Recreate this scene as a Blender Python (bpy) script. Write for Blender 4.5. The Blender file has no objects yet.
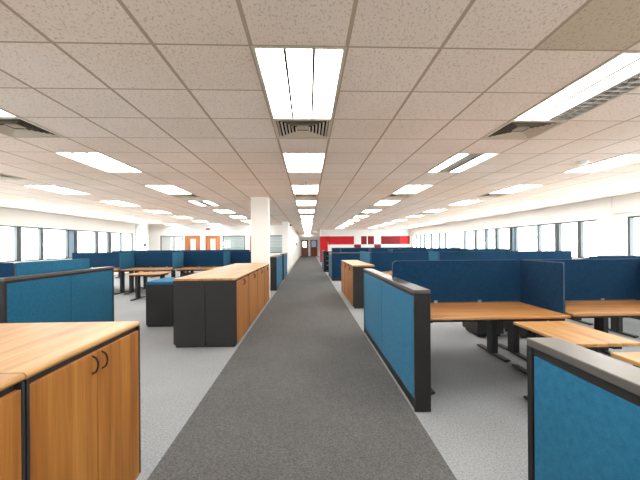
import bpy, bmesh, math, random
from mathutils import Vector, Matrix, Euler

scene = bpy.context.scene
COL = scene.collection
R = math.radians

# ------------------------------------------------------------------ camera
F_PX, VX, VY, ROLL, EYE = 332.0, 308.1, 245.0, 0.007, 1.40
PSI = math.atan((320 - VX) / F_PX)
cam_data = bpy.data.cameras.new('camera')
cam = bpy.data.objects.new('camera', cam_data)
COL.objects.link(cam)
cam_data.sensor_fit = 'HORIZONTAL'
cam_data.sensor_width = 36.0
cam_data.lens = 36.0 * F_PX / 640.0
cam_data.shift_y = (VY - 240.0) / 640.0
cam_data.clip_start = 0.02
cam.matrix_world = (Matrix.Translation((0, 0, EYE)) @ Matrix.Rotation(-PSI, 4, 'Z')
                    @ Matrix.Rotation(R(90), 4, 'X') @ Matrix.Rotation(-ROLL, 4, 'Z'))
scene.camera = cam

# ------------------------------------------------------------------ world, exposure
world = bpy.data.worlds.new('sky')
scene.world = world
world.use_nodes = True
bg = world.node_tree.nodes['Background']
SKY, UPLIGHT_GLOW = 7.5, 17.0      # overcast sky; stronger glow added below the horizon to brighten the ceiling
_wt = world.node_tree
_tc = _wt.nodes.new('ShaderNodeTexCoord'); _sp = _wt.nodes.new('ShaderNodeSeparateXYZ')
_wt.links.new(_tc.outputs['Generated'], _sp.inputs[0])
_rp = _wt.nodes.new('ShaderNodeValToRGB')
_rp.color_ramp.elements[0].position = 0.44; _rp.color_ramp.elements[1].position = 0.53
_rp.color_ramp.elements[0].color = (1.0, 0.97, 0.93, 1); _rp.color_ramp.elements[1].color = (0.86 * SKY / UPLIGHT_GLOW, 0.95 * SKY / UPLIGHT_GLOW, 1.0 * SKY / UPLIGHT_GLOW, 1)
_ma = _wt.nodes.new('ShaderNodeMath'); _ma.operation = 'MULTIPLY_ADD'; _ma.inputs[1].default_value = 0.5; _ma.inputs[2].default_value = 0.5
_wt.links.new(_sp.outputs[2], _ma.inputs[0]); _wt.links.new(_ma.outputs[0], _rp.inputs[0])
_wt.links.new(_rp.outputs[0], bg.inputs['Color'])
bg.inputs['Strength'].default_value = UPLIGHT_GLOW
LAMP = 16.5            # strength of the ceiling tubes behind their lenses
scene.view_settings.view_transform = 'Standard'
scene.view_settings.look = 'None'
scene.view_settings.gamma = 1.0
scene.view_settings.use_curve_mapping = False
scene.view_settings.exposure = 0.24

# ------------------------------------------------------------------ materials
def srgb(r, g, b):
    def l(v):
        v /= 255.0
        return v / 12.92 if v <= 0.04045 else ((v + 0.055) / 1.055) ** 2.4
    return (l(r), l(g), l(b), 1.0)

class NT:
    def __init__(self, name):
        self.m = bpy.data.materials.new(name)
        self.m.use_nodes = True
        self.t = self.m.node_tree
        self.b = self.t.nodes['Principled BSDF']
    def n(self, kind, **kw):
        nd = self.t.nodes.new(kind)
        for k, v in kw.items():
            if k in nd.inputs: nd.inputs[k].default_value = v
            else: setattr(nd, k, v)
        return nd
    def l(self, a, b): self.t.links.new(a, b)
    def math(self, op, a, b=None, c=None):
        nd = self.t.nodes.new('ShaderNodeMath'); nd.operation = op
        for i, v in enumerate((a, b, c)):
            if v is None: continue
            if isinstance(v, (int, float)): nd.inputs[i].default_value = v
            else: self.l(v, nd.inputs[i])
        return nd.outputs[0]
    def mix(self, fac, a, b, blend='MIX'):
        nd = self.t.nodes.new('ShaderNodeMix'); nd.data_type = 'RGBA'; nd.blend_type = blend
        for sock, v in ((nd.inputs[0], fac), (nd.inputs[6], a), (nd.inputs[7], b)):
            if isinstance(v, (int, float)): sock.default_value = v
            elif isinstance(v, tuple): sock.default_value = v
            else: self.l(v, sock)
        return nd.outputs[2]
    def ramp(self, fac, *stops):
        nd = self.t.nodes.new('ShaderNodeValToRGB')
        e = nd.color_ramp.elements
        while len(e) < len(stops): e.new(0.5)
        for el, (p, c) in zip(e, stops): el.position = p; el.color = c
        self.l(fac, nd.inputs[0])
        return nd.outputs[0]
    def coord(self, kind='Object'):
        return self.t.nodes.new('ShaderNodeTexCoord').outputs[kind]

def plain(name, col, rough=0.6, spec=0.4, metal=0.0):
    k = NT(name)
    k.b.inputs['Base Color'].default_value = col
    k.b.inputs['Roughness'].default_value = rough
    k.b.inputs['Specular IOR Level'].default_value = spec
    k.b.inputs['Metallic'].default_value = metal
    return k.m

def wood(name, axis, dark, mid, light, rough=0.38):
    k = NT(name)
    co = k.coord()
    info = k.n('ShaderNodeObjectInfo')
    off = k.n('ShaderNodeCombineXYZ')
    rnd = k.math('MULTIPLY', info.outputs['Random'], 37.0)
    for i in range(3): k.l(rnd, off.inputs[i])
    add = k.n('ShaderNodeVectorMath', operation='ADD')
    k.l(co, add.inputs[0]); k.l(off.outputs[0], add.inputs[1])
    mp = k.n('ShaderNodeMapping')
    sc = [9.0, 9.0, 9.0]; sc[axis] = 0.55
    mp.inputs['Scale'].default_value = sc
    k.l(add.outputs[0], mp.inputs['Vector'])
    n1 = k.n('ShaderNodeTexNoise', Scale=1.6, Detail=4.0, Roughness=0.55, Distortion=0.5)
    k.l(mp.outputs[0], n1.inputs['Vector'])
    mp2 = k.n('ShaderNodeMapping')
    sc = [70.0, 70.0, 70.0]; sc[axis] = 2.0
    mp2.inputs['Scale'].default_value = sc
    k.l(add.outputs[0], mp2.inputs['Vector'])
    n2 = k.n('ShaderNodeTexNoise', Scale=1.5, Detail=3.0)
    k.l(mp2.outputs[0], n2.inputs['Vector'])
    c1 = k.ramp(n1.outputs[0], (0.32, dark), (0.5, mid), (0.68, light))
    c2 = k.ramp(n2.outputs[0], (0.36, (0.80, 0.78, 0.76, 1)), (0.55, (1, 1, 1, 1)))
    k.l(k.mix(0.7, c1, c2, 'MULTIPLY'), k.b.inputs['Base Color'])
    k.b.inputs['Roughness'].default_value = rough
    k.b.inputs['Specular IOR Level'].default_value = 0.45
    return k.m

def carpet(name, dark, light, scale=260.0):
    k = NT(name)
    co = k.coord()
    n1 = k.n('ShaderNodeTexNoise', Scale=scale, Detail=2.0, Roughness=0.6)
    k.l(co, n1.inputs['Vector'])
    n2 = k.n('ShaderNodeTexNoise', Scale=scale * 0.28, Detail=2.0)
    k.l(co, n2.inputs['Vector'])
    n3 = k.n('ShaderNodeTexNoise', Scale=1.1, Detail=3.0)
    k.l(co, n3.inputs['Vector'])
    f = k.math('ADD', k.math('MULTIPLY', n1.outputs[0], 0.6), k.math('MULTIPLY', n2.outputs[0], 0.4))
    c = k.ramp(f, (0.36, dark), (0.64, light))
    wear = k.ramp(n3.outputs[0], (0.3, (0.92, 0.92, 0.92, 1)), (0.7, (1.05, 1.05, 1.05, 1)))
    k.l(k.mix(1.0, c, wear, 'MULTIPLY'), k.b.inputs['Base Color'])
    k.b.inputs['Roughness'].default_value = 0.95
    k.b.inputs['Specular IOR Level'].default_value = 0.1
    bump = k.n('ShaderNodeBump', Strength=0.5, Distance=0.004)
    k.l(f, bump.inputs['Height']); k.l(bump.outputs[0], k.b.inputs['Normal'])
    return k.m

def fabric(name, col, col2):
    k = NT(name)
    co = k.coord()
    n1 = k.n('ShaderNodeTexNoise', Scale=420.0, Detail=2.0)
    k.l(co, n1.inputs['Vector'])
    n2 = k.n('ShaderNodeTexNoise', Scale=35.0, Detail=3.0)
    k.l(co, n2.inputs['Vector'])
    f = k.math('ADD', k.math('MULTIPLY', n1.outputs[0], 0.6), k.math('MULTIPLY', n2.outputs[0], 0.4))
    k.l(k.ramp(f, (0.35, col), (0.65, col2)), k.b.inputs['Base Color'])
    k.b.inputs['Roughness'].default_value = 0.9
    k.b.inputs['Specular IOR Level'].default_value = 0.12
    k.b.inputs['Sheen Weight'].default_value = 0.04
    bump = k.n('ShaderNodeBump', Strength=0.25, Distance=0.002)
    k.l(f, bump.inputs['Height']); k.l(bump.outputs[0], k.b.inputs['Normal'])
    return k.m

TILE, GX, GY, CEIL = 0.6, -0.347, 2.08, 2.645
def ceiling_tile(name, base, bar):
    """mineral fibre tiles with pits, on a painted grid of bars"""
    k = NT(name)
    co = k.coord()
    sep = k.n('ShaderNodeSeparateXYZ'); k.l(co, sep.inputs[0])
    u = k.math('DIVIDE', k.math('SUBTRACT', sep.outputs[0], GX), TILE)
    v = k.math('DIVIDE', k.math('SUBTRACT', sep.outputs[1], GY), TILE)
    def edge(t):
        fr = k.math('FRACT', k.math('ADD', t, 200.0))
        return k.math('MINIMUM', fr, k.math('SUBTRACT', 1.0, fr))
    eu, ev = edge(u), edge(v)
    line = k.math('MAXIMUM', k.math('LESS_THAN', eu, 0.021), k.math('LESS_THAN', ev, 0.013))
    cell = k.n('ShaderNodeCombineXYZ')
    k.l(k.math('FLOOR', u), cell.inputs[0]); k.l(k.math('FLOOR', v), cell.inputs[1])
    wn = k.n('ShaderNodeTexWhiteNoise'); k.l(cell.outputs[0], wn.inputs['Vector'])
    var = k.ramp(wn.outputs['Value'], (0.0, (0.94, 0.935, 0.92, 1)), (1.0, (1.0, 1.0, 1.0, 1)))
    n1 = k.n('ShaderNodeTexNoise', Scale=88.0, Detail=2.0, Roughness=0.5)
    mp = k.n('ShaderNodeMapping'); mp.inputs['Scale'].default_value = (1.0, 0.55, 1.0)
    k.l(co, mp.inputs['Vector']); k.l(mp.outputs[0], n1.inputs['Vector'])
    pit = k.ramp(n1.outputs[0], (0.335, (0.74, 0.71, 0.67, 1)), (0.44, (1, 1, 1, 1)))
    n2 = k.n('ShaderNodeTexNoise', Scale=0.8, Detail=3.0)
    k.l(co, n2.inputs['Vector'])
    age = k.ramp(n2.outputs[0], (0.35, (0.95, 0.93, 0.90, 1)), (0.65, (1, 1, 1, 1)))
    c = k.mix(1.0, base, var, 'MULTIPLY')
    c = k.mix(1.0, c, pit, 'MULTIPLY')
    c = k.mix(1.0, c, age, 'MULTIPLY')
    k.l(k.mix(line, c, bar), k.b.inputs['Base Color'])
    k.b.inputs['Roughness'].default_value = 0.9
    k.b.inputs['Specular IOR Level'].default_value = 0.15
    return k.m

def emitter(name, col, strength):
    k = NT(name)
    k.b.inputs['Base Color'].default_value = (0.8, 0.8, 0.8, 1)
    k.b.inputs['Emission Color'].default_value = col
    k.b.inputs['Emission Strength'].default_value = strength
    return k.m

def glass(name, tint, gloss=0.08):
    k = NT(name)
    k.t.nodes.remove(k.b)
    out = [n for n in k.t.nodes if n.type == 'OUTPUT_MATERIAL'][0]
    tr = k.n('ShaderNodeBsdfTransparent'); tr.inputs['Color'].default_value = tint
    gl = k.n('ShaderNodeBsdfGlossy', Roughness=0.03)
    mx = k.n('ShaderNodeMixShader'); mx.inputs[0].default_value = gloss
    k.l(tr.outputs[0], mx.inputs[1]); k.l(gl.outputs[0], mx.inputs[2]); k.l(mx.outputs[0], out.inputs[0])
    return k.m

def blinds(name):
    k = NT(name)
    sep = k.n('ShaderNodeSeparateXYZ'); k.l(k.coord(), sep.inputs[0])
    fr = k.math('FRACT', k.math('MULTIPLY', sep.outputs[2], 11.0))
    k.l(k.ramp(fr, (0.0, srgb(150, 158, 160)), (0.35, srgb(214, 220, 222)), (0.8, srgb(226, 230, 231)), (1.0, srgb(140, 148, 152))), k.b.inputs['Base Color'])
    k.b.inputs['Roughness'].default_value = 0.5
    return k.m

M = {}
M['wall'] = plain('white_paint', srgb(236, 234, 231), 0.8, 0.2)
M['ceil'] = ceiling_tile('ceiling_tile', srgb(247, 232, 221), srgb(184, 164, 142))
M['ceil_old'] = ceiling_tile('stained_ceiling_tile', srgb(216, 200, 178), srgb(172, 152, 128))
M['slab'] = plain('soffit_concrete', srgb(60, 56, 52), 0.9, 0.1)
M['carpet'] = carpet('light_grey_carpet', srgb(109, 111, 115), srgb(161, 164, 168))
M['aisle'] = carpet('dark_grey_carpet', srgb(60, 60, 61), srgb(108, 108, 108))
WD, WM, WL = srgb(164, 98, 46), srgb(194, 128, 66), srgb(212, 152, 88)
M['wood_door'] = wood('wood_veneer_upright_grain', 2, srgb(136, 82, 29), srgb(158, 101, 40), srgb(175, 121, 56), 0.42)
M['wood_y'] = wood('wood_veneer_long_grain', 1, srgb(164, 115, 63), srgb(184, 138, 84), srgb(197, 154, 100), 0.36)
M['wood_x'] = wood('wood_veneer_cross_grain', 0, srgb(150, 97, 48), srgb(175, 122, 66), srgb(190, 141, 86), 0.36)
M['fabric'] = fabric('blue_fabric', srgb(26, 86, 118), srgb(40, 107, 140))  # partition blue; also the side-lit tone of some desk screens
M['screen'] = fabric('deep_blue_fabric', srgb(12, 44, 72), srgb(21, 60, 92))
M['cushion'] = fabric('blue_cushion_fabric', srgb(20, 82, 124), srgb(40, 108, 150))
M['black'] = plain('black_paint', srgb(22, 21, 21), 0.5, 0.4)
M['char'] = plain('charcoal_laminate', srgb(37, 37, 38), 0.55, 0.4)
M['cap'] = plain('dark_bronze_cap', srgb(78, 74, 71), 0.30, 0.6)
M['frame'] = plain('window_frame_metal', srgb(72, 76, 78), 0.45, 0.5)
M['steel'] = plain('brushed_steel', srgb(170, 170, 170), 0.35, 0.5, 0.9)
M['handle'] = plain('bronze_handle', srgb(58, 48, 40), 0.35, 0.5, 0.6)
M['white_metal'] = plain('white_enamel', srgb(228, 222, 212), 0.5, 0.4)
M['bezel'] = plain('cream_enamel', srgb(206, 194, 176), 0.6, 0.3)
M['lens'] = emitter('lit_lens', (1.0, 0.965, 0.905, 1), LAMP)
M['lens_off'] = plain('unlit_lens', srgb(178, 176, 172), 0.45, 0.4)
M['louver'] = plain('louver_metal', srgb(205, 200, 192), 0.4, 0.5)
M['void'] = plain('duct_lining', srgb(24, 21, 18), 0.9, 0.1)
M['glass'] = glass('window_glass', (0.93, 0.98, 0.99, 1))
M['tint'] = plain('blue_grey_panel', srgb(132, 160, 184), 0.35, 0.5)
M['door_blue'] = plain('pale_blue_panel', srgb(176, 204, 240), 0.3, 0.5)
M['trim'] = plain('screen_edge_trim', srgb(74, 88, 100), 0.5, 0.4)
M['inner_glass'] = glass('partition_glass', (0.94, 0.97, 0.97, 1), 0.08)
M['red'] = plain('red_paint', srgb(186, 8, 20), 0.5, 0.3)
M['maroon'] = plain('deep_red_paint', srgb(128, 8, 22), 0.5, 0.3)
M['door_wood'] = wood('door_veneer', 2, srgb(150, 86, 40), srgb(182, 112, 58), srgb(196, 128, 74))
M['dark_wood'] = wood('dark_door_veneer', 2, srgb(112, 62, 30), srgb(138, 80, 42), srgb(152, 92, 52))
M['blind'] = blinds('slatted_blind')
M['plastic'] = plain('white_plastic', srgb(240, 240, 238), 0.4, 0.5)
M['pale'] = plain('pale_board', srgb(226, 224, 224), 0.6, 0.3)

# ------------------------------------------------------------------ mesh helpers
class MB:
    def __init__(self): self.bm = bmesh.new()
    def box(self, x0, x1, y0, y1, z0, z1, bev=0.0, seg=2):
        t = bmesh.new()
        bmesh.ops.create_cube(t, size=1.0)
        for v in t.verts:
            v.co = Vector(((x0 + x1) / 2 + v.co.x * (x1 - x0), (y0 + y1) / 2 + v.co.y * (y1 - y0), (z0 + z1) / 2 + v.co.z * (z1 - z0)))
        if bev: bmesh.ops.bevel(t, geom=t.edges[:], offset=bev, segments=seg, affect='EDGES', profile=0.5)
        return self.add(t)
    def add(self, t):
        me = bpy.data.meshes.new('tmp'); t.to_mesh(me); t.free()
        self.bm.from_mesh(me); bpy.data.meshes.remove(me)
        return self
    def cyl(self, c, r, h, axis='Z', seg=20, r2=None):
        t = bmesh.new()
        bmesh.ops.create_cone(t, cap_ends=True, segments=seg, radius1=r, radius2=r if r2 is None else r2, depth=h)
        if axis == 'X': bmesh.ops.rotate(t, verts=t.verts, matrix=Matrix.Rotation(R(90), 3, 'Y'))
        if axis == 'Y': bmesh.ops.rotate(t, verts=t.verts, matrix=Matrix.Rotation(R(90), 3, 'X'))
        bmesh.ops.translate(t, verts=t.verts, vec=Vector(c))
        return self.add(t)
    def sphere(self, c, r, sz=1.0):
        t = bmesh.new()
        bmesh.ops.create_uvsphere(t, u_segments=20, v_segments=12, radius=r)
        for v in t.verts: v.co.z *= sz
        bmesh.ops.translate(t, verts=t.verts, vec=Vector(c))
        return self.add(t)
    def prism(self, pts, axis, a, b):
        """2D outline pts extruded along axis from a to b. axis 'X': pts=(y,z); 'Y': (x,z); 'Z': (x,y)"""
        t = bmesh.new()
        def p3(p, d):
            return {'X': (d, p[0], p[1]), 'Y': (p[0], d, p[1]), 'Z': (p[0], p[1], d)}[axis]
        A = [t.verts.new(p3(p, a)) for p in pts]; B = [t.verts.new(p3(p, b)) for p in pts]
        t.faces.new(A); t.faces.new(B[::-1])
        n = len(pts)
        for i in range(n): t.faces.new((A[i], B[i], B[(i + 1) % n], A[(i + 1) % n]))
        bmesh.ops.recalc_face_normals(t, faces=t.faces)
        return self.add(t)
    def tube(self, path, r, seg=8):
        t = bmesh.new(); rings = []
        P = [Vector(p) for p in path]
        for i, p in enumerate(P):
            d = (P[min(i + 1, len(P) - 1)] - P[max(i - 1, 0)]).normalized()
            q = d.to_track_quat('Z', 'Y')
            rings.append([t.verts.new(p + q @ Vector((r * math.cos(2 * math.pi * k / seg), r * math.sin(2 * math.pi * k / seg), 0))) for k in range(seg)])
        for a, b in zip(rings, rings[1:]):
            for k in range(seg): t.faces.new((a[k], a[(k + 1) % seg], b[(k + 1) % seg], b[k]))
        t.faces.new(rings[0][::-1]); t.faces.new(rings[-1])
        return self.add(t)
    def mesh(self, name, mat, smooth=False):
        me = bpy.data.meshes.new(name)
        self.bm.to_mesh(me); self.bm.free()
        me.materials.append(mat)
        if smooth:
            for p in me.polygons: p.use_smooth = True
        return me

def link(name, me, parent=None, loc=(0, 0, 0)):
    o = bpy.data.objects.new(name, me)
    COL.objects.link(o)
    o.location = loc
    if parent: o.parent = parent
    return o

def thing(name, label, cat, loc=(0, 0, 0), rz=0.0, group=None):
    o = bpy.data.objects.new(name, None)
    o.empty_display_size = 0.1
    COL.objects.link(o)
    o.location = loc; o.rotation_euler = (0, 0, rz)
    tag(o, label, cat, group)
    return o

def tag(o, label, cat, group=None):
    o['label'] = label; o['category'] = cat; o['kind'] = 'thing'
    if group: o['group'] = group
    return o

def struct(name, me, parent=None):
    o = link(name, me, parent)
    if parent is None: o['kind'] = 'structure'
    return o

def copy_tree(o, parent=None):
    c = o.copy(); COL.objects.link(c)
    if parent: c.parent = parent
    for ch in list(o.children): copy_tree(ch, c)
    return c

def relabel(o, label, group=None):
    o['label'] = label
    if group: o['group'] = group
    return o

ORD = ['first', 'second', 'third', 'fourth', 'fifth', 'sixth', 'seventh', 'eighth', 'ninth', 'tenth', 'eleventh', 'twelfth',
       'thirteenth', 'fourteenth', 'fifteenth', 'sixteenth', 'seventeenth', 'eighteenth', 'nineteenth', 'twentieth']

# ------------------------------------------------------------------ the room
XL, XR = -9.5, 8.35            # window walls
Y_REAR, Y_BACK, Y_RED, Y_END = -3.0, 20.2, 27.0, 42.0
CW = -1.05                     # corridor wall face
AX0, AX1 = -0.973, 0.872       # dark carpet aisle

struct('floor', MB().box(XL - .2, XR + .2, Y_REAR - .2, Y_END + .2, -0.15, 0.0).mesh('floor', M['carpet']))
struct('floor_aisle', MB().box(AX0, AX1, Y_REAR, Y_END, -0.002, 0.004).mesh('floor_aisle', M['aisle']))

LIGHT_COLS = {'left_c': -13, 'left_b': -9, 'left_a': -5, 'mid': 0, 'right_a': 4, 'right_b': 8, 'right_c': 12}
LIGHT_ROWS = {'left_c': range(-1, 8), 'left_b': range(-1, 8), 'left_a': range(-2, 8), 'mid': range(-2, 16),
              'right_a': range(-2, 10), 'right_b': range(-1, 10), 'right_c': range(-1, 10)}
VENT_ROWS = {'left_c': (), 'left_b': (6,), 'left_a': (2, 10, 18), 'mid': (2, 10, 18, 26),
             'right_a': (2, 10, 18), 'right_b': (2, 10, 18), 'right_c': ()}
skip = set()
for c_, col in LIGHT_COLS.items():
    for k in LIGHT_ROWS[c_]: skip.add((col, 4 * k)); skip.add((col, 4 * k + 1))
    for v in VENT_ROWS[c_]: skip.add((col, v))
bm = bmesh.new()
old_tile = {(3, -1)}
for i in range(-16, 15):
    for j in range(-9, 67):
        if (i, j) in skip: continue
        x0, x1 = max(GX + i * TILE, XL), min(GX + (i + 1) * TILE, XR)
        y0, y1 = max(GY + j * TILE, Y_REAR), min(GY + (j + 1) * TILE, Y_END)
        if x1 - x0 < .005 or y1 - y0 < .005: continue
        vs = [bm.verts.new((x, y, CEIL)) for x, y in ((x0, y0), (x0, y1), (x1, y1), (x1, y0))]
        f = bm.faces.new(vs)
        if (i, j) in old_tile: f.material_index = 1
bmesh.ops.remove_doubles(bm, verts=bm.verts, dist=1e-4)
me = bpy.data.meshes.new('ceiling'); bm.to_mesh(me); bm.free()
me.materials.append(M['ceil']); me.materials.append(M['ceil_old'])
struct('ceiling', me)
struct('roof_slab', MB().box(XL - .2, XR + .2, Y_REAR - .2, Y_END + .2, 3.02, 3.2).mesh('roof_slab', M['slab']))  # unseen slab above the tiles, added to block light from outside

SILL, HEAD = 0.92, 2.09
def window_wall(name, x_in, x_out, groups):
    """solid wall between x_in and x_out with openings (y0, y1)"""
    a, b = min(x_in, x_out), max(x_in, x_out)
    m = MB()
    m.box(a, b, Y_REAR - .2, Y_END, 0, SILL)
    m.box(a, b, Y_REAR - .2, Y_END, HEAD, 3.02)
    y = Y_REAR - .2
    for y0, y1 in groups:
        m.box(a, b, y, y0, SILL, HEAD); y = y1
    m.box(a, b, y, Y_END, SILL, HEAD)
    return struct(name, m.mesh(name, M['wall']))

WN = [0]
def window(xc, y0, y1, bars, tinted=()):
    """bars: (y, width) of the mullions; panes between them"""
    WN[0] += 1
    m = MB()
    t = .045
    m.box(xc - .05, xc + .05, y0, y1, SILL, SILL + t); m.box(xc - .05, xc + .05, y0, y1, HEAD - t, HEAD)
    ed = [(y0 + .03, .06)] + list(bars) + [(y1 - .03, .06)]
    for y, w in ed: m.box(xc - .05, xc + .05, y - w / 2, y + w / 2, SILL + t, HEAD - t)
    o = struct('window_%d' % WN[0], m.mesh('window_frame', M['frame']))
    for i, ((ya, wa), (yb, wb)) in enumerate(zip(ed, ed[1:])):
        p = MB().box(xc - .004, xc + .004, ya + wa / 2, yb - wb / 2, SILL + t, HEAD - t)
        link('glass_pane', p.mesh('glass_pane', M['tint'] if i in tinted else M['glass']), o)
    for y, w in bars[::2]:
        s = 1 if xc < 0 else -1
        h = MB().box(xc + s * .05, xc + s * .075, y - .012, y + .012, 1.42, 1.54, .004)
        link('handle', h.mesh('handle', M['steel']), o)
    return o

LG = [(-1.5, 7.6), (8.9, 14.05), (14.05, 18.5)]
RG = [(-1.5, 8.43), (9.27, 17.6), (19.1, 26.7)]
window_wall('wall_left', XL, XL - .25, [(-1.5, 7.6), (8.9, 18.5)])
window_wall('wall_right', XR, XR + .25, RG)
window(XL - .10, -1.5, 7.6, [(0, .1), (1.5, .1), (3.0, .1), (4.5, .1), (6.0, .1)])  # this window is out of view, added for the daylight it brings
window(XL - .10, 8.9, 14.05, [(9.7, .08), (11.33, .18), (12.28, .13), (13.58, .08)], tinted=(4,))
window(XL - .10, 14.05, 18.5, [(15.41, .18), (16.37, .26), (17.38, .08)])
window(XR + .10, -1.5, 8.43, [(0, .1), (1.5, .1), (3.0, .1), (4.5, .1), (6.0, .1), (7.2, .1)])
window(XR + .10, 9.27, 17.6, [(10.0, .14), (10.92, .20), (11.85, .10), (13.18, .10), (13.52, .12), (14.55, .20), (15.43, .16), (16.43, .2)], tinted=(4,))
window(XR + .10, 19.1, 26.7, [(20.1, .13), (21.05, .13), (22.45, .18), (23.85, .18), (24.7, .15), (25.65, .16)])

def wall(name, x0, x1, y0, y1, z0=0.0, z1=3.02, mat='wall'):
    return struct(name, MB().box(x0, x1, y0, y1, z0, z1).mesh(name, M[mat]))
wall('wall_rear', XL, XR, Y_REAR - .2, Y_REAR)  # unseen wall behind the camera, added to keep outside light from flooding in
# piers on the window walls
wall('pillar_right', XR - .12, XR, 8.72, 9.16, 0, CEIL)
wall('beam_right', XR - .10, XR, 5.0, 8.72, 2.2, CEIL)
wall('pillar_left', XL, XL + .62, 18.62, 18.82, 0, CEIL)
# free-standing column
wall('pillar_middle', -1.47, -1.035, 8.62, 9.05, 0, CEIL)

# back wall on the left, with doors and glazed panels
BX1 = CW - .32
openings = [(-8.83, -7.50, 0.95, 2.02), (-7.40, -6.49, 0, 2.02), (-6.17, -5.30, 0, 2.02), (-5.15, -3.80, 0.95, 2.0), (-3.52, -2.70, 0, 2.0), (-2.50, -1.46, .95, 2.0)]
m = MB(); x = XL
for a, b, z0, z1 in openings:
    m.box(x, a, Y_BACK, Y_BACK + .14, 0, 3.02)
    m.box(a, b, Y_BACK, Y_BACK + .14, z1, 3.02)
    if z0: m.box(a, b, Y_BACK, Y_BACK + .14, 0, z0)
    x = b
m.box(x, BX1, Y_BACK, Y_BACK + .14, 0, 3.02)
struct('wall_back', m.mesh('wall_back', M['wall']))
DN = [0]
def door(x0, x1, y, top, leaf, glass_m, thick=.05, pane=(.32, .68, .95, 1.78)):
    DN[0] += 1
    m = MB()
    j = .06
    m.box(x0, x0 + j, y - .015, y + .11, 0, top); m.box(x1 - j, x1, y - .015, y + .11, 0, top); m.box(x0 + j, x1 - j, y - .015, y + .11, top - j, top)
    o = struct('door_%d' % DN[0], m.mesh('door_frame', leaf))
    a, b = x0 + j, x1 - j
    w = b - a
    px0, px1, pz0, pz1 = a + pane[0] * w, a + pane[1] * w, pane[2], pane[3]
    lf = MB().box(a, px0, y + .03, y + .03 + thick, .0042, top - j).box(px1, b, y + .03, y + .03 + thick, .0042, top - j)
    lf.box(px0, px1, y + .03, y + .03 + thick, .0042, pz0).box(px0, px1, y + .03, y + .03 + thick, pz1, top - j)
    l = link('door_leaf', lf.mesh('door_leaf', leaf), o)
    link('vision_panel', MB().box(px0, px1, y + .045, y + .055, pz0, pz1).mesh('vision_panel', glass_m), l)
    link('handle', MB().box(b - .09, b - .06, y, y + .03, .95, 1.12, .004).mesh('handle', M['steel']), l)
    return o
door(-7.40, -6.49, Y_BACK, 2.02, M['door_wood'], M['pale'], pane=(.34, .74, .7, 1.82))
door(-6.17, -5.30, Y_BACK, 2.02, M['door_wood'], M['pale'], pane=(.30, .70, .7, 1.82))
door(-3.52, -2.70, Y_BACK, 2.0, M['door_wood'], M['pale'], pane=(.34, .74, .7, 1.82))
def glazing(x0, x1, z0, z1, y, mat):
    WN[0] += 1
    m = MB()
    t = .04
    m.box(x0, x1, y, y + .1, z0, z0 + t).box(x0, x1, y, y + .1, z1 - t, z1).box(x0, x0 + t, y, y + .1, z0 + t, z1 - t).box(x1 - t, x1, y, y + .1, z0 + t, z1 - t)
    o = struct('window_%d' % WN[0], m.mesh('window_frame', M['frame']))
    link('blind', MB().box(x0 + t, x1 - t, y + .05, y + .07, z0 + t, z1 - t).mesh('blind', mat), o)
    link('glass_pane', MB().box(x0 + t, x1 - t, y + .02, y + .028, z0 + t, z1 - t).mesh('glass_pane', M['inner_glass']), o)
glazing(-8.83, -7.50, .95, 2.02, Y_BACK, M['pale'])
glazing(-5.15, -3.80, .95, 2.0, Y_BACK, M['blind'])
glazing(-2.50, -1.46, .95, 2.0, Y_BACK, M['blind'])

# corridor wall, far end, red wall
wall('wall_corridor_left', CW - .32, CW, 17.6, Y_END)
wall('wall_corridor_right', 1.55, 1.75, Y_RED + .25, Y_END)
struct('baseboard_corridor', MB().box(CW, CW + .012, 17.6, Y_END, 0.004, .09).mesh('baseboard', M['bezel']))
m = MB()
m.box(CW, 1.55, Y_END, Y_END + .2, 2.05, 3.02).box(CW, -.86, Y_END, Y_END + .2, 0, 2.05).box(.02, .28, Y_END, Y_END + .2, 0, 2.05)
m.box(1.16, 1.55, Y_END, Y_END + .2, 0, 2.05)
struct('wall_far', m.mesh('wall_far', M['wall']))
struct('beam_corridor', MB().box(CW, 1.55, 36.0, 36.25, 2.3, CEIL).mesh('beam_corridor', M['wall']))
door(-.86, .02, Y_END, 2.05, M['dark_wood'], M['glass'], pane=(.22, .78, 1.15, 1.85))
door(.28, 1.16, Y_END, 2.05, M['dark_wood'], M['door_blue'], pane=(.12, .9, 1.15, 1.95))

m = MB()
m.box(.97, XR, Y_RED, Y_RED + .25, 2.1, 3.02)
m.box(3.75, 4.33, Y_RED, Y_RED + .25, 1.43, 2.1).box(5.4, 5.97, Y_RED, Y_RED + .25, 1.43, 2.1)
m.box(4.80, 4.88, Y_RED, Y_RED + .25, 1.43, 2.1)
m.box(1.62, XR, Y_RED, Y_RED + .25, 0, 1.0).box(7.6, XR, Y_RED, Y_RED + .25, 1.0, 1.43)
struct('wall_red', m.mesh('wall_red', M['wall']))
m = MB()
m.box(.97, 1.6, Y_RED - .02, Y_RED + .25, 0, 2.1)
for a, b in ((1.66, 3.75), (7.55, XR)):
    m.box(a, b, Y_RED + .02, Y_RED + .25, 1.43, 2.1)
struct('wall_red_panels', m.mesh('wall_red_panels', M['red']))
m = MB()
for a, b in ((3.75, 4.33), (5.4, 5.97)): m.box(a, b, Y_RED + .02, Y_RED + .25, 1.0, 1.43)
for a, b in ((4.33, 4.80), (4.88, 5.4), (5.97, 7.55)): m.box(a, b, Y_RED + .02, Y_RED + .25, 1.43, 2.1)
struct('wall_red_blocks', m.mesh('wall_red_blocks', M['maroon']))
m = MB()
for a, b in ((1.6, 3.75), (4.33, 5.4), (5.97, 7.6)): m.box(a, b, Y_RED - .05, Y_RED + .25, 1.0, 1.43)
struct('trim_1', m.mesh('trim', M['pale']))

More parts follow.
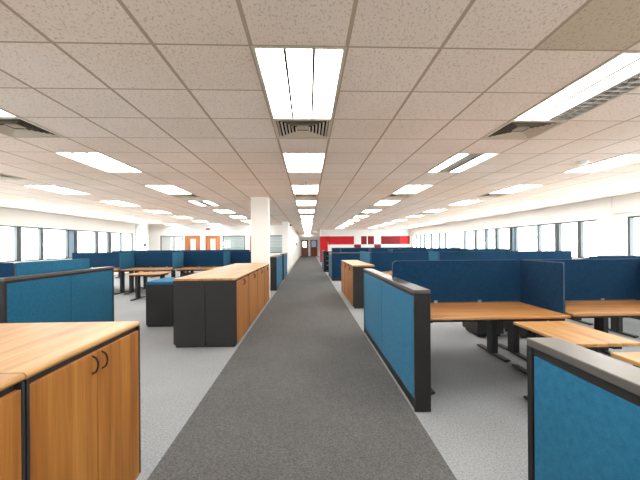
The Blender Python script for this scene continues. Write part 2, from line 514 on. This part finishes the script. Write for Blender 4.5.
# ------------------------------------------------------------------ ceiling lights
def bezel_mesh():
    m = MB()
    w, l, t = .3, .6, .022
    z0, z1 = -.006, .05
    m.box(-w, w, -l, -l + t, z0, z1).box(-w, w, l - t, l, z0, z1)
    m.box(-w, -w + t, -l + t, l - t, z0, z1).box(w - t, w, -l + t, l - t, z0, z1)
    return m.mesh('bezel', M['bezel'])
def divider_mesh():
    m = MB()
    for x in (-.094, .094): m.box(x - .009, x + .009, -.578, .578, .0, .05)
    return m.mesh('divider', M['handle'])
def lens_mesh(i, mat):
    x0, x1 = ((-.278, -.104), (-.084, .084), (.104, .278))[i]
    return MB().box(x0, x1, -.578, .578, .012, .03).mesh('lens', mat)
BEZ = bezel_mesh(); DIVD = divider_mesh()
BACK = MB().box(-.3, .3, -.6, .6, .05, .09).mesh('housing', M['white_metal'])
LENS = [lens_mesh(i, M['lens']) for i in range(3)]
LENS_OFF = [lens_mesh(i, M['lens_off']) for i in range(3)]
def louver_mesh():
    m = MB()
    for k in range(16): m.box(.100, .276, -.57 + k * .0745, -.57 + k * .0745 + .016, .0, .030)
    m.box(.186, .190, -.578, .578, .0, .030)
    return m.mesh('louver', M['louver'])
LOUV = louver_mesh()
LOUV_BACK = MB().box(.099, .277, -.577, .577, .036, .049).mesh('dark_reflector', M['void'])

COLNAME = {'mid': 'line over the aisle', 'left_a': 'first line left of the aisle', 'left_b': 'second line left of the aisle',
           'left_c': 'third line left of the aisle', 'right_a': 'first line right of the aisle', 'right_b': 'second line right of the aisle',
           'right_c': 'third line right of the aisle'}
FIRSTSEEN = {'mid': 0, 'left_a': 0, 'left_b': 2, 'left_c': 3, 'right_a': 0, 'right_b': 1, 'right_c': 2}
def light(col, k, off=(), louver=None):
    idx = k - FIRSTSEEN[col]
    if idx >= 0:
        extra = ' with a dark louvered third' if louver is not None else (' with an unlit middle strip' if 1 in off else '')
        lab = '%s ceiling light%s in the %s' % (ORD[idx], extra, COLNAME[col])
    else:
        lab = 'ceiling light behind the viewer, %s' % COLNAME[col]
    t = thing('ceiling_light', lab, 'ceiling light', (GX + (LIGHT_COLS[col] + .5) * TILE, GY + (4 * k + 1) * TILE, CEIL), 0,
              'recessed ceiling lights in the %s' % COLNAME[col])
    link('bezel', BEZ, t); link('housing', BACK, t); link('divider', DIVD, t)
    for i in range(3):
        if louver == i:
            link('louver', LOUV, t); link('reflector', LOUV_BACK, t)
        else: link('lens', LENS_OFF[i] if i in off else LENS[i], t)
for col in LIGHT_COLS:
    for k in LIGHT_ROWS[col]:
        light(col, k, (1,) if (col, k) in (('right_a', 1), ('left_a', 3)) else (), 2 if (col, k) == ('right_a', 0) else None)

# ------------------------------------------------------------------ air vents
def vent_parts():
    fr = MB(); w = .3; t = .03
    fr.box(-w, w, -w, -w + t, -.008, .02).box(-w, w, w - t, w, -.008, .02).box(-w, -w + t, -w + t, w - t, -.008, .02).box(w - t, w, -w + t, w - t, -.008, .02)
    # four sectors of blades that flare outwards
    sectors = []
    for s in range(4):
        b = MB()
        for q in range(6):
            r0 = .062 + q * .036
            t = bmesh.new()
            lo, hi = r0 + .018, r0            # outer edge hangs lower
            vs = [t.verts.new(p) for p in ((-lo, -lo, -.002), (lo, -lo, -.002), (hi, -hi, .008), (-hi, -hi, .008),
                                            (-lo, -lo, .001), (lo, -lo, .001), (hi, -hi, .010), (-hi, -hi, .010))]
            for f in ((0, 1, 2, 3), (7, 6, 5, 4), (0, 4, 5, 1), (1, 5, 6, 2), (2, 6, 7, 3), (3, 7, 4, 0)): t.faces.new([vs[i] for i in f])
            bmesh.ops.recalc_face_normals(t, faces=t.faces)
            bmesh.ops.rotate(t, verts=t.verts, matrix=Matrix.Rotation(R(90 * s), 3, 'Z'))
            b.add(t)
        sectors.append(b.mesh('blades', M['bezel']))
    core = MB().box(-.06, .06, -.06, .06, .016, .026).mesh('core', M['bezel'])
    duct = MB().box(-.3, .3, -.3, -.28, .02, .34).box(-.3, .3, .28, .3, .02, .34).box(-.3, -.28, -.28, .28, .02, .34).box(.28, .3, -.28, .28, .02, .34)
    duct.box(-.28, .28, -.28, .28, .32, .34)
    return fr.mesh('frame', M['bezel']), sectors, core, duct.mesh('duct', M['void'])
VF, VS, VC, VD = vent_parts()
for col, rows in VENT_ROWS.items():
    for n, j in enumerate(rows):
        v = thing('air_vent', 'square four-way ceiling air vent, %s from near end of %s' % (ORD[n], COLNAME[col]), 'air vent',
                  (GX + (LIGHT_COLS[col] + .5) * TILE, GY + (j + .5) * TILE, CEIL), 0, 'square air vents in the ceiling')
        link('frame', VF, v); link('core', VC, v); link('duct', VD, v)
        for s in VS: link('blades', s, v)

# small things on the ceiling
t = thing('smoke_detector', 'round white smoke detector disc on the ceiling at right', 'smoke detector', (4.2, 4.92, CEIL))
link('base', MB().cyl((0, 0, -.012), .075, .024, seg=32).mesh('base', M['plastic'], True), t)
link('sensor', MB().cyl((0, 0, -.034), .05, .02, seg=32, r2=.058).mesh('sensor', M['plastic'], True), t)
t = thing('sprinkler', 'small metal sprinkler head between the second and third aisle lights', 'sprinkler', (-.03, 6.36, CEIL))
link('escutcheon', MB().cyl((0, 0, -.006), .035, .012, seg=24).mesh('escutcheon', M['plastic'], True), t)
link('nozzle', MB().cyl((0, 0, -.03), .012, .04).cyl((0, 0, -.052), .022, .004).mesh('nozzle', M['steel'], True), t)
t = thing('security_camera', 'small dark dome camera on the ceiling beside the white corridor wall', 'security camera', (-1.02, 19.3, CEIL))
link('base', MB().cyl((0, 0, -.02), .09, .04, seg=24).mesh('base', M['plastic'], True), t)
link('dome', MB().sphere((0, 0, -.05), .085).mesh('dome', M['black'], True), t)
t = thing('hanging_sign', 'white box sign hanging from the ceiling far down the aisle', 'sign', (.54, 25.8, CEIL))
link('panel', MB().box(-.2, .2, -.03, .03, -.30, -.12, .01).mesh('panel', M['plastic']), t)
link('hanger', MB().box(-.15, -.14, -.005, .005, -.12, 0).box(.14, .15, -.005, .005, -.12, 0).mesh('hanger', M['steel']), t)
t = thing('exit_sign', 'small red sign high on the back wall above the doors', 'sign', (-6.0, Y_BACK, 2.40))
link('panel', MB().box(-.12, .12, -.05, -.001, -.05, .05, .008).mesh('panel', M['red']), t)
t = thing('alarm_bell', 'small red fire alarm on the white corridor wall', 'fire alarm', (CW, 29.5, 1.5))
link('body', MB().cyl((.03, 0, 0), .11, .06, 'X', 24).mesh('body', M['red'], True), t)
link('dome', MB().cyl((.07, 0, 0), .05, .02, 'X', 24).mesh('dome', M['plastic'], True), t)
t = thing('thermostat', 'small dark control box on the white pier left of the back wall', 'thermostat', (XL + .54, 18.62, 1.52))
link('body', MB().box(-.09, .05, -.03, -.001, -.12, .10, .006).mesh('body', M['char']), t)
link('screen', MB().box(-.07, .03, -.034, -.03, .0, .07).mesh('screen', M['steel']), t)

# ------------------------------------------------------------------ storage cabinets
CACHE = {}
def cached(key, fn):
    if key not in CACHE: CACHE[key] = fn()
    return CACHE[key]
def cabinet(x, y, w, d, h, rz, label, group, doors=True):
    """front faces local +X; origin at the middle of the base"""
    t = thing('storage_cabinet', label, 'cabinet', (x, y, 0), rz, group)
    kd = (w, d, h)
    def body():
        m = MB()
        m.box(-d / 2 + .01, d / 2 - .03, -w / 2 + .006, w / 2 - .006, .004, .032)
        m.box(-d / 2, d / 2 - .022, -w / 2 + .002, w / 2 - .002, .030, h - .028, .003, 1)
        for sy in (-1, 1):
            y0 = sy * (w / 2 - .008)
            m.box(d / 2 - .024, d / 2 - .001, y0 - .006, y0 + .006, .045, h - .028)
        return m.mesh('body', M['char'])
    link('body', cached(('b',) + kd, body), t)
    def top():
        r = .014
        z0, z1 = h - .028, h
        pts = [(-d / 2, z0), (d / 2 - r, z0)]
        for a in range(-80, 81, 20): pts.append((d / 2 - r + r * math.cos(R(a)), (z0 + z1) / 2 + r * math.sin(R(a))))
        pts += [(d / 2 - r, z1), (-d / 2, z1)]
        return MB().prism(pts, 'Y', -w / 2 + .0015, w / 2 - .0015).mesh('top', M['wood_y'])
    link('top', cached(('t',) + kd, top), t)
    if doors:
        for s in (-1, 1):
            def dm(s=s):
                a, b = (.0015, w / 2 - .016) if s > 0 else (-w / 2 + .016, -.0015)
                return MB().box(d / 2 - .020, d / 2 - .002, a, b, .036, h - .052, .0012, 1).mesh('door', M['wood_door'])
            dr = link('door', cached(('d', s) + kd, dm), t)
            def hm(s=s):
                zc = h - .105
                pts = []
                for k in range(9):
                    a = -1 + k / 4
                    pts.append((d / 2 - .002 + .026 * (1 - a * a) ** .5 if abs(a) < 1 else d / 2 - .003, s * .036, zc + a * .042))
                return MB().tube(pts, .0045).mesh('handle', M['handle'], True)
            link('handle', cached(('h', s) + kd, hm), dr)
    return t

HC = .95
for i, y in enumerate((1.63, .82)):
    cabinet(-1.012 - .212, y, .806, .424, HC, 0,
            ['wood-door storage cabinet at far end of the near left block, facing the aisle',
             'second wood-door storage cabinet in the near left block, cut by the frame edge'][i], 'storage cabinets in the near left block')
for i, y in enumerate((1.63,)):
    cabinet(-1.012 - .428 - .212, y, .806, .424, HC, math.pi,
            ['storage cabinet back to back with the near left aisle cabinet, only its top showing'][i], 'storage cabinets in the near left block')
for i in range(4):
    cabinet(-.992 - .215, 4.62 + .485 + i * .97, .965, .43, HC, 0,
            '%s wood-door cabinet along the aisle in the block before the white pillar' % ORD[i].replace('first', 'nearest'), 'storage cabinets before the white pillar')
for i in range(4):
    cabinet(-.992 - .434 - .215, 4.62 + .485 + i * .97, .965, .43, HC, math.pi,
            '%s cabinet in the back row of the block before the white pillar' % ORD[i].replace('first', 'nearest'), 'storage cabinets before the white pillar')
for i in range(3):
    cabinet(.975 + .24, 7.24 + .43 + i * .86, .856, .48, HC, math.pi,
            '%s wood-door cabinet right of the aisle, beyond the light blue partition' % ORD[i].replace('first', 'nearest'), 'storage cabinets right of the aisle')

# ------------------------------------------------------------------ low fabric partitions along the aisle
def partition(name_label, x0, x1, y0, y1, h, n, group='low fabric partitions beside the aisle', along='Y', fab='fabric', end=.03):
    """runs along Y (or X); n fabric panels each side"""
    cx, cy = (x0 + x1) / 2, (y0 + y1) / 2
    L = (y1 - y0) if along == 'Y' else (x1 - x0)
    T = (x1 - x0) if along == 'Y' else (y1 - y0)
    t = thing('fabric_partition', name_label, 'partition', (cx, cy, 0), 0 if along == 'Y' else math.pi / 2, group)
    hx = T / 2
    link('top_cap', MB().box(-hx - .002, hx + .002, -L / 2 - .002, L / 2 + .002, h - .03, h, .004, 2).mesh('top_cap', M['cap']), t)
    for s in (-1, 1):
        a, b = (-L / 2, -L / 2 + end) if s < 0 else (L / 2 - end, L / 2)
        link('end_post', MB().box(-hx, hx, a, b, .004, h - .03, .002, 1).mesh('end_post', M['black']), t)
    link('plinth', MB().box(-hx + .012, hx - .012, -L / 2 + end, L / 2 - end, .004, .09).mesh('plinth', M['black']), t)
    a0, b0 = -L / 2 + end, L / 2 - end
    link('top_rail', MB().box(-hx + .006, hx - .006, a0, b0, h - .06, h - .03).mesh('top_rail', M['black']), t)
    link('core', MB().box(-hx + .022, hx - .022, a0, b0, .09, h - .06).mesh('core', M['black']), t)
    w = (b0 - a0) / n
    for i in range(n):
        for s in (-1, 1):
            xa, xb = (-hx + .004, -hx + .022) if s < 0 else (hx - .022, hx - .004)
            link('fabric_panel', MB().box(xa, xb, a0 + i * w + .003, a0 + (i + 1) * w - .003, .092, h - .062, .004, 2).mesh('fabric_panel', M[fab]), t)
    return t
partition('low blue fabric partition at lower right corner, nearest the viewer', .880, 1.005, -1.25, 1.31, 1.02, 2)
partition('light blue fabric partition right of the aisle, with two panels and black end', .880, 1.015, 2.73, 5.27, 1.02, 2)
partition('blue fabric partition at the left frame edge, behind the near cabinets', -3.44, -3.31, 3.74, 5.78, 1.06, 2)
partition('dark-ended fabric partition left of the aisle, just past the white pillar', -1.183, -.975, 10.27, 12.58, 1.05, 2)
partition('narrow fabric partition left of the aisle, next after the pillar one', -1.12, -.97, 13.25, 15.3, 1.06, 2)
partition('blue fabric partition crossing behind the right aisle cabinets', .92, 2.9, 12.86, 13.0, 1.10, 2, along='X', fab='screen')
partition('dark partition end beside the aisle right of the wooden cabinets', .917, 1.06, 13.02, 15.0, 1.06, 2)
partition('pale-edged partition far along the right side of the aisle', .80, .92, 17.2, 19.4, 1.10, 2)

# open shelf unit far right of the aisle
t = thing('open_shelf', 'dark open shelf unit far along the right side of the aisle', 'shelf unit', (1.085, 17.4, 0))
m = MB().box(-.155, -.135, -.2, .2, .004, 1.06).box(.135, .155, -.2, .2, .004, 1.06).box(-.135, .135, .18, .2, .004, 1.06).box(-.135, .135, -.2, .18, 1.04, 1.06).box(-.135, .135, -.2, .18, .004, .06)
link('carcass', m.mesh('carcass', M['black']), t)
for z in (.32, .56, .80): link('shelf', MB().box(-.135, .135, -.19, .18, z, z + .025).mesh('shelf', M['wood_x']), t)

# ------------------------------------------------------------------ desks
def desk(x0, x1, y0, y1, h, label, group, legs=(1, 1), tray=0, name='office_desk'):
    w, d = x1 - x0, y1 - y0
    t = thing(name, label, 'desk', ((x0 + x1) / 2, (y0 + y1) / 2, 0), 0, group)
    def top():
        m = MB().box(-w / 2, w / 2, -d / 2, d / 2, h - .026, h, .006, 2)
        return m.mesh('desktop', M['wood_x'] if w > d else M['wood_y'])
    link('desktop', cached(('dt', round(w, 3), round(d, 3), h), top), t)
    def frame():
        m = MB()
        for y in (-d / 2 + .12, d / 2 - .12): m.box(-w / 2 + .05, w / 2 - .05, y - .02, y + .02, h - .066, h - .026)
        return m.mesh('under_frame', M['black'])
    link('under_frame', cached(('df', round(w, 3), round(d, 3), h), frame), t)
    for s, on in zip((-1, 1), legs):
        if not on: continue
        def leg(s=s):
            x = s * (w / 2 - .10)
            m = MB().box(x - .035, x + .035, -.07, .07, .03, h - .066, .004, 1)
            m.box(x - .03, x + .03, -d / 2 + .08, d / 2 - .08, h - .068, h - .028)
            return m.mesh('leg', M['black'])
        lg = link('leg', cached(('dl', s, round(w, 3), round(d, 3), h), leg), t)
        def foot(s=s):
            x = s * (w / 2 - .10)
            m = MB().box(x - .035, x + .035, -d / 2 + .04, d / 2 - .04, .012, .035, .006, 2)
            for y in (-d / 2 + .07, d / 2 - .07): m.cyl((x, y, .009), .022, .010)
            return m.mesh('foot', M['char'])
        link('foot', cached(('dfo', s, round(w, 3), round(d, 3), h), foot), lg)
    if tray:
        link('cable_tray', MB().box(-w / 2 + .16, w / 2 - .16, tray * (d / 2 - .14) - .05, tray * (d / 2 - .14) + .05, h - .16, h - .10).mesh('cable_tray', M['black']), t)
    return t

def rounded(x0, x1, z0, z1, r):
    pts = [(x0, z0), (x1, z0)]
    for a in range(0, 91, 15): pts.append((x1 - r + r * math.cos(R(a)), z1 - r + r * math.sin(R(a))))
    for a in range(90, 181, 15): pts.append((x0 + r + r * math.cos(R(a)), z1 - r + r * math.sin(R(a))))
    return pts
def notch(pts, x, z):
    a, b = pts[0], pts[-1]
    return [(x, a[1])] + pts[1:] + [(a[0], z), (x, z)]
def screen(x0, x1, y, label, group, top=1.215, bot=.735, along='X', th=.028, r=.014, clamps=True, fab='screen', cut=None):
    """desk mounted fabric screen; along X at y, or along Y from x0..x1 (=y range) at x=y"""
    L = x1 - x0
    c = ((x0 + x1) / 2, y) if along == 'X' else (y, (x0 + x1) / 2)
    t = thing('desk_screen', label, 'desk screen', (c[0], c[1], 0), 0 if along == 'X' else math.pi / 2, group)
    def shape(*a):
        p = rounded(*a)
        return notch(p, cut[0] - c[0], cut[1]) if cut else p
    key = (round(L, 3), cut, round(top, 3), round(bot, 3), r, fab)
    link('fabric_panel', cached(('sp',) + key, lambda: MB().prism(shape(-L / 2 + .004, L / 2 - .004, bot + .004, top - .004, r), 'Y', -th / 2, th / 2).mesh('fabric_panel', M[fab])), t)
    link('edge_trim', cached(('se',) + key, lambda: MB().prism(shape(-L / 2, L / 2, bot, top, r), 'Y', -.004, .004).mesh('edge_trim', M['trim'])), t)
    if clamps:
        for s in (-1, 1):
            def br(s=s):
                x = s * L * .17
                return MB().box(x - .02, x + .02, -.022, .022, bot - .03, bot + .022, .003, 1).mesh('clamp', M['steel'])
            link('clamp', cached(('sc', s) + key, br), t)
    return t

G_D, G_S = 'wood-top desks right of the aisle', 'blue desk screens right of the aisle'
DH = .73
# near right workstation, partly behind the corner partition
desk(1.90, 2.42, 1.25, 2.03, .71, 'pale wood return desk at lower right corner, behind the nearest partition', G_D, name='return_desk')
# first cluster
desk(1.03, 2.43, 2.985, 3.725, DH, 'wood desk beside the light blue partition right of the aisle', G_D)
desk(2.505, 3.86, 3.06, 3.725, DH, 'wood desk at right frame edge, beyond the lower return desk', G_D)
desk(1.03, 2.43, 3.775, 4.50, DH, 'desk hidden behind the nearest large navy screen', G_D)
desk(2.505, 3.86, 3.775, 4.50, DH, 'desk hidden behind the navy screen at right frame edge', G_D)
desk(1.86, 2.36, 2.27, 2.96, .69, 'low wood return desk in front of the right-hand desk, pointing at viewer', G_D, name='return_desk')
screen(.955, 2.4535, 3.75, 'large navy desk screen with rounded corner behind the nearest right desk', G_S, r=.05, cut=(1.019, 1.0225))
screen(2.4825, 3.8705, 3.75, 'navy desk screen behind the desk at right frame edge', G_S)
screen(3.12, 3.764, 2.468, 'blue divider screen, end-on between the two nearest right desks', G_S, along='Y', bot=.70, clamps=False)
screen(3.12, 3.764, 3.885, 'dark divider screen right at the right frame edge', G_S, along='Y', bot=.70, clamps=False)
# shorter run behind, at far right
desk(4.7, 6.1, 5.43, 6.13, DH, 'desk behind the low screen run near the right window', G_D)
desk(4.7, 6.1, 4.65, 5.37, DH, 'desk before the low screen run near the right window', G_D)
screen(4.70, 6.10, 5.4, 'navy screen peeking above the right frame-edge screen, nearer the windows', G_S, top=1.185)

def row(y, xs, depth, side, base, near_words, top=1.215, dl=.62, div_near=True, div_far=False, dg=None, sg=None, back=True):
    """a double row of desks about a screen line at y; xs = bay boundaries"""
    for i, (a, b) in enumerate(zip(xs, xs[1:])):
        nm = ORD[i]
        desk(a + .035, b - .035, y - .03 - depth, y - .03, DH, '%s desk from the aisle, front side of the %s' % (nm, base), dg)
        if back: desk(a + .035, b - .035, y + .03, y + .03 + depth, DH, '%s desk from the aisle, rear side of the %s' % (nm, base), dg)
        screen(a + (.0145 if div_near else .002), b - (.0145 if div_near else .002), y, '%s navy screen from the aisle, along the %s' % (nm, base), sg, top=top)
        n_div = 1 if i else 0
    for i, x in enumerate(xs):
        if div_near: screen(y - .06 - dl, y + .014, x, '%s divider from the aisle, front side of the %s' % (ORD[i], base), sg, top=top, along='Y', bot=.70, clamps=False)
        if div_far: screen(y + .018, y + .06 + dl, x, '%s divider from the aisle, rear side of the %s' % (ORD[i], base), sg, top=top, along='Y', bot=.70, clamps=False)

# second row: seen over the tops
row(8.12, [1.55, 2.98], .7, 'R', 'desk pair behind the right aisle cabinets', '', dg=G_D, sg=G_S, div_near=False)
screen(8.138, 9.68, 1.53, 'side-lit blue screen standing behind the right aisle cabinets, facing the aisle', G_S, along='Y', bot=.70, clamps=False, fab='fabric')  # paler fabric stands in for daylight on this side-facing screen
row(8.14, [3.26, 5.0, 6.64], .7, 'R', 'second desk row right of the aisle', '', dg=G_D, sg=G_S, div_near=False)
screen(8.158, 8.92, 3.24, 'side-lit blue divider in the gap beyond the first navy screen', G_S, along='Y', bot=.70, clamps=False, fab='fabric')  # side daylight is put into the colour by the paler fabric
for n, (y, xs) in enumerate(((12.4, [3.0, 4.45, 5.9, 7.3]), (16.6, [1.6, 3.05, 4.5, 5.95, 7.4]), (21.0, [1.5, 2.95, 4.4, 5.85, 7.3]))):
    row(y, xs, .7, 'R', '%s desk row right of the aisle' % ORD[n + 2], '', dg=G_D, sg=G_S, dl=.6, div_near=True)

# left side
LD, LS = 'wood-top desks left of the aisle', 'blue desk screens left of the aisle'
desk(-4.95, -3.53, 4.13, 4.83, DH, 'desk hidden behind the left frame-edge partition', LD)
desk(-4.95, -3.53, 4.88, 5.55, DH, 'second desk hidden behind the left frame-edge partition', LD)
screen(4.10, 5.43, -3.50, 'side-lit teal screen standing just behind the left frame-edge partition', LS, along='Y', bot=.70, clamps=False, fab='fabric')  # lighter fabric carries the light falling on this face
screen(-4.97, -3.516, 4.10, 'dark teal screen at the left frame edge, end-on to the teal screen', LS)
YL = 10.62
bays = [-7.36, -5.45, -3.94, -2.47, -1.30]
for i, (a, b) in enumerate(zip(bays, bays[1:])):
    w = ['leftmost', 'second from left', 'third from left', 'rightmost'][i]
    desk(a + .035, b - .035, YL - .85, YL - .03, DH, '%s desk of the far row left of the aisle, front side' % w, LD)
    desk(a + .035, b - .035, YL + .03, YL + .8, DH, '%s desk of the far row left of the aisle, rear side' % w, LD)
    screen(a + .0145, b - .0145, YL, '%s navy screen of the far desk row left of the aisle' % w, LS)
for i, x in enumerate(bays[1:4]):
    w = ['leftmost', 'middle', 'rightmost'][i]
    screen(9.82, 10.634, x, '%s side-lit blue divider of the far desk row left of the aisle' % w, LS, along='Y', bot=.70, clamps=False, fab='fabric')  # window light on the dividers is painted in with the lighter fabric
desk(-4.62, -3.78, 8.60, 9.36, .69, 'low return desk in front of the far left desk row', LD, name='return_desk')
for i, (a, b) in enumerate(((-8.6, -7.1), (-7.1, -5.6), (-5.6, -4.1), (-4.1, -2.6))):
    w = ['leftmost', 'second from left', 'third from left', 'rightmost'][i]
    desk(a + .035, b - .035, 14.9, 15.6, DH, '%s desk of the rearmost row left of the aisle' % w, LD)
    screen(a + .002, b - .002, 14.87, '%s navy screen of the rearmost row left of the aisle' % w, LS)

# ------------------------------------------------------------------ pedestals
def pedestal(x, y, rz, label, group='drawer pedestals under the desks', w=.40, d=.50, h=.58, cushion=False):
    """front faces local -Y"""
    t = thing('drawer_pedestal', label, 'pedestal', (x, y, 0), rz, group)
    link('body', cached(('pb', w, d, h), lambda: MB().box(-w / 2, w / 2, -d / 2 + .02, d / 2, .05, h, .004, 1).mesh('body', M['char'])), t)
    zs = [.06, .06 + (h - .07) * .5, .06 + (h - .07) * .75, h - .01]
    for a, b in zip(zs, zs[1:]):
        dr = link('drawer', cached(('pd', w, d, h, a), lambda: MB().box(-w / 2 + .003, w / 2 - .003, -d / 2, -d / 2 + .019, a + .002, b - .002, .002, 1).mesh('drawer', M['char'])), t)
        link('handle', cached(('ph', w, d, h, a), lambda: MB().box(-w / 2 + .02, w / 2 - .02, -d / 2 - .006, -d / 2 - .0005, b - .022, b - .012).mesh('handle', M['black'])), dr)
    for sx in (-1, 1):
        for sy in (-1, 1):
            link('castor', cached(('pc', sx, sy, w, d), lambda: MB().cyl((sx * (w / 2 - .05), sy * (d / 2 - .06), .026), .024, .02, 'X', 16).box(sx * (w / 2 - .05) - .014, sx * (w / 2 - .05) + .014, sy * (d / 2 - .06) - .012, sy * (d / 2 - .06) + .012, .04, .052).mesh('castor', M['black'])), t)
    if cushion:
        link('cushion', MB().box(-w / 2, w / 2, -d / 2 + .01, d / 2, h, h + .05, .02, 3).mesh('cushion', M['cushion']), t)
    return t
pedestal(2.72, 5.12, math.pi, 'dark drawer pedestal seen under the nearest right desk')
pedestal(3.30, 5.0, math.pi, 'dark drawer pedestal on the floor beyond the right frame-edge desk')
for i, (x, y) in enumerate(((-3.55, 10.1), (-3.05, 10.1), (-2.1, 10.1), (-6.9, 10.1))):
    pedestal(x, y, 0, ['left of the two dark pedestals under the third far left desk', 'right of the two dark pedestals under the third far left desk',
                       'dark pedestal under the far left row desk nearest the pillar', 'dark pedestal under the leftmost far row desk'][i])
# tall box with blue padded top beside the cabinet block
t = thing('padded_storage_box', 'charcoal storage box with blue padded top, left of the cabinet block', 'storage box', (-2.575, 6.24, 0))
link('body', MB().box(-.235, .235, -.40, .40, .03, .735, .004, 1).mesh('body', M['char']), t)
link('plinth', MB().box(-.22, .22, -.385, .385, .004, .03).mesh('plinth', M['black']), t)
link('side_trim', MB().box(.205, .2352, -.402, -.399, .03, .735).mesh('side_trim', M['black']), t)
link('padded_top', MB().box(-.235, .235, -.40, .40, .735, .785, .015, 3).mesh('padded_top', M['cushion']), t)
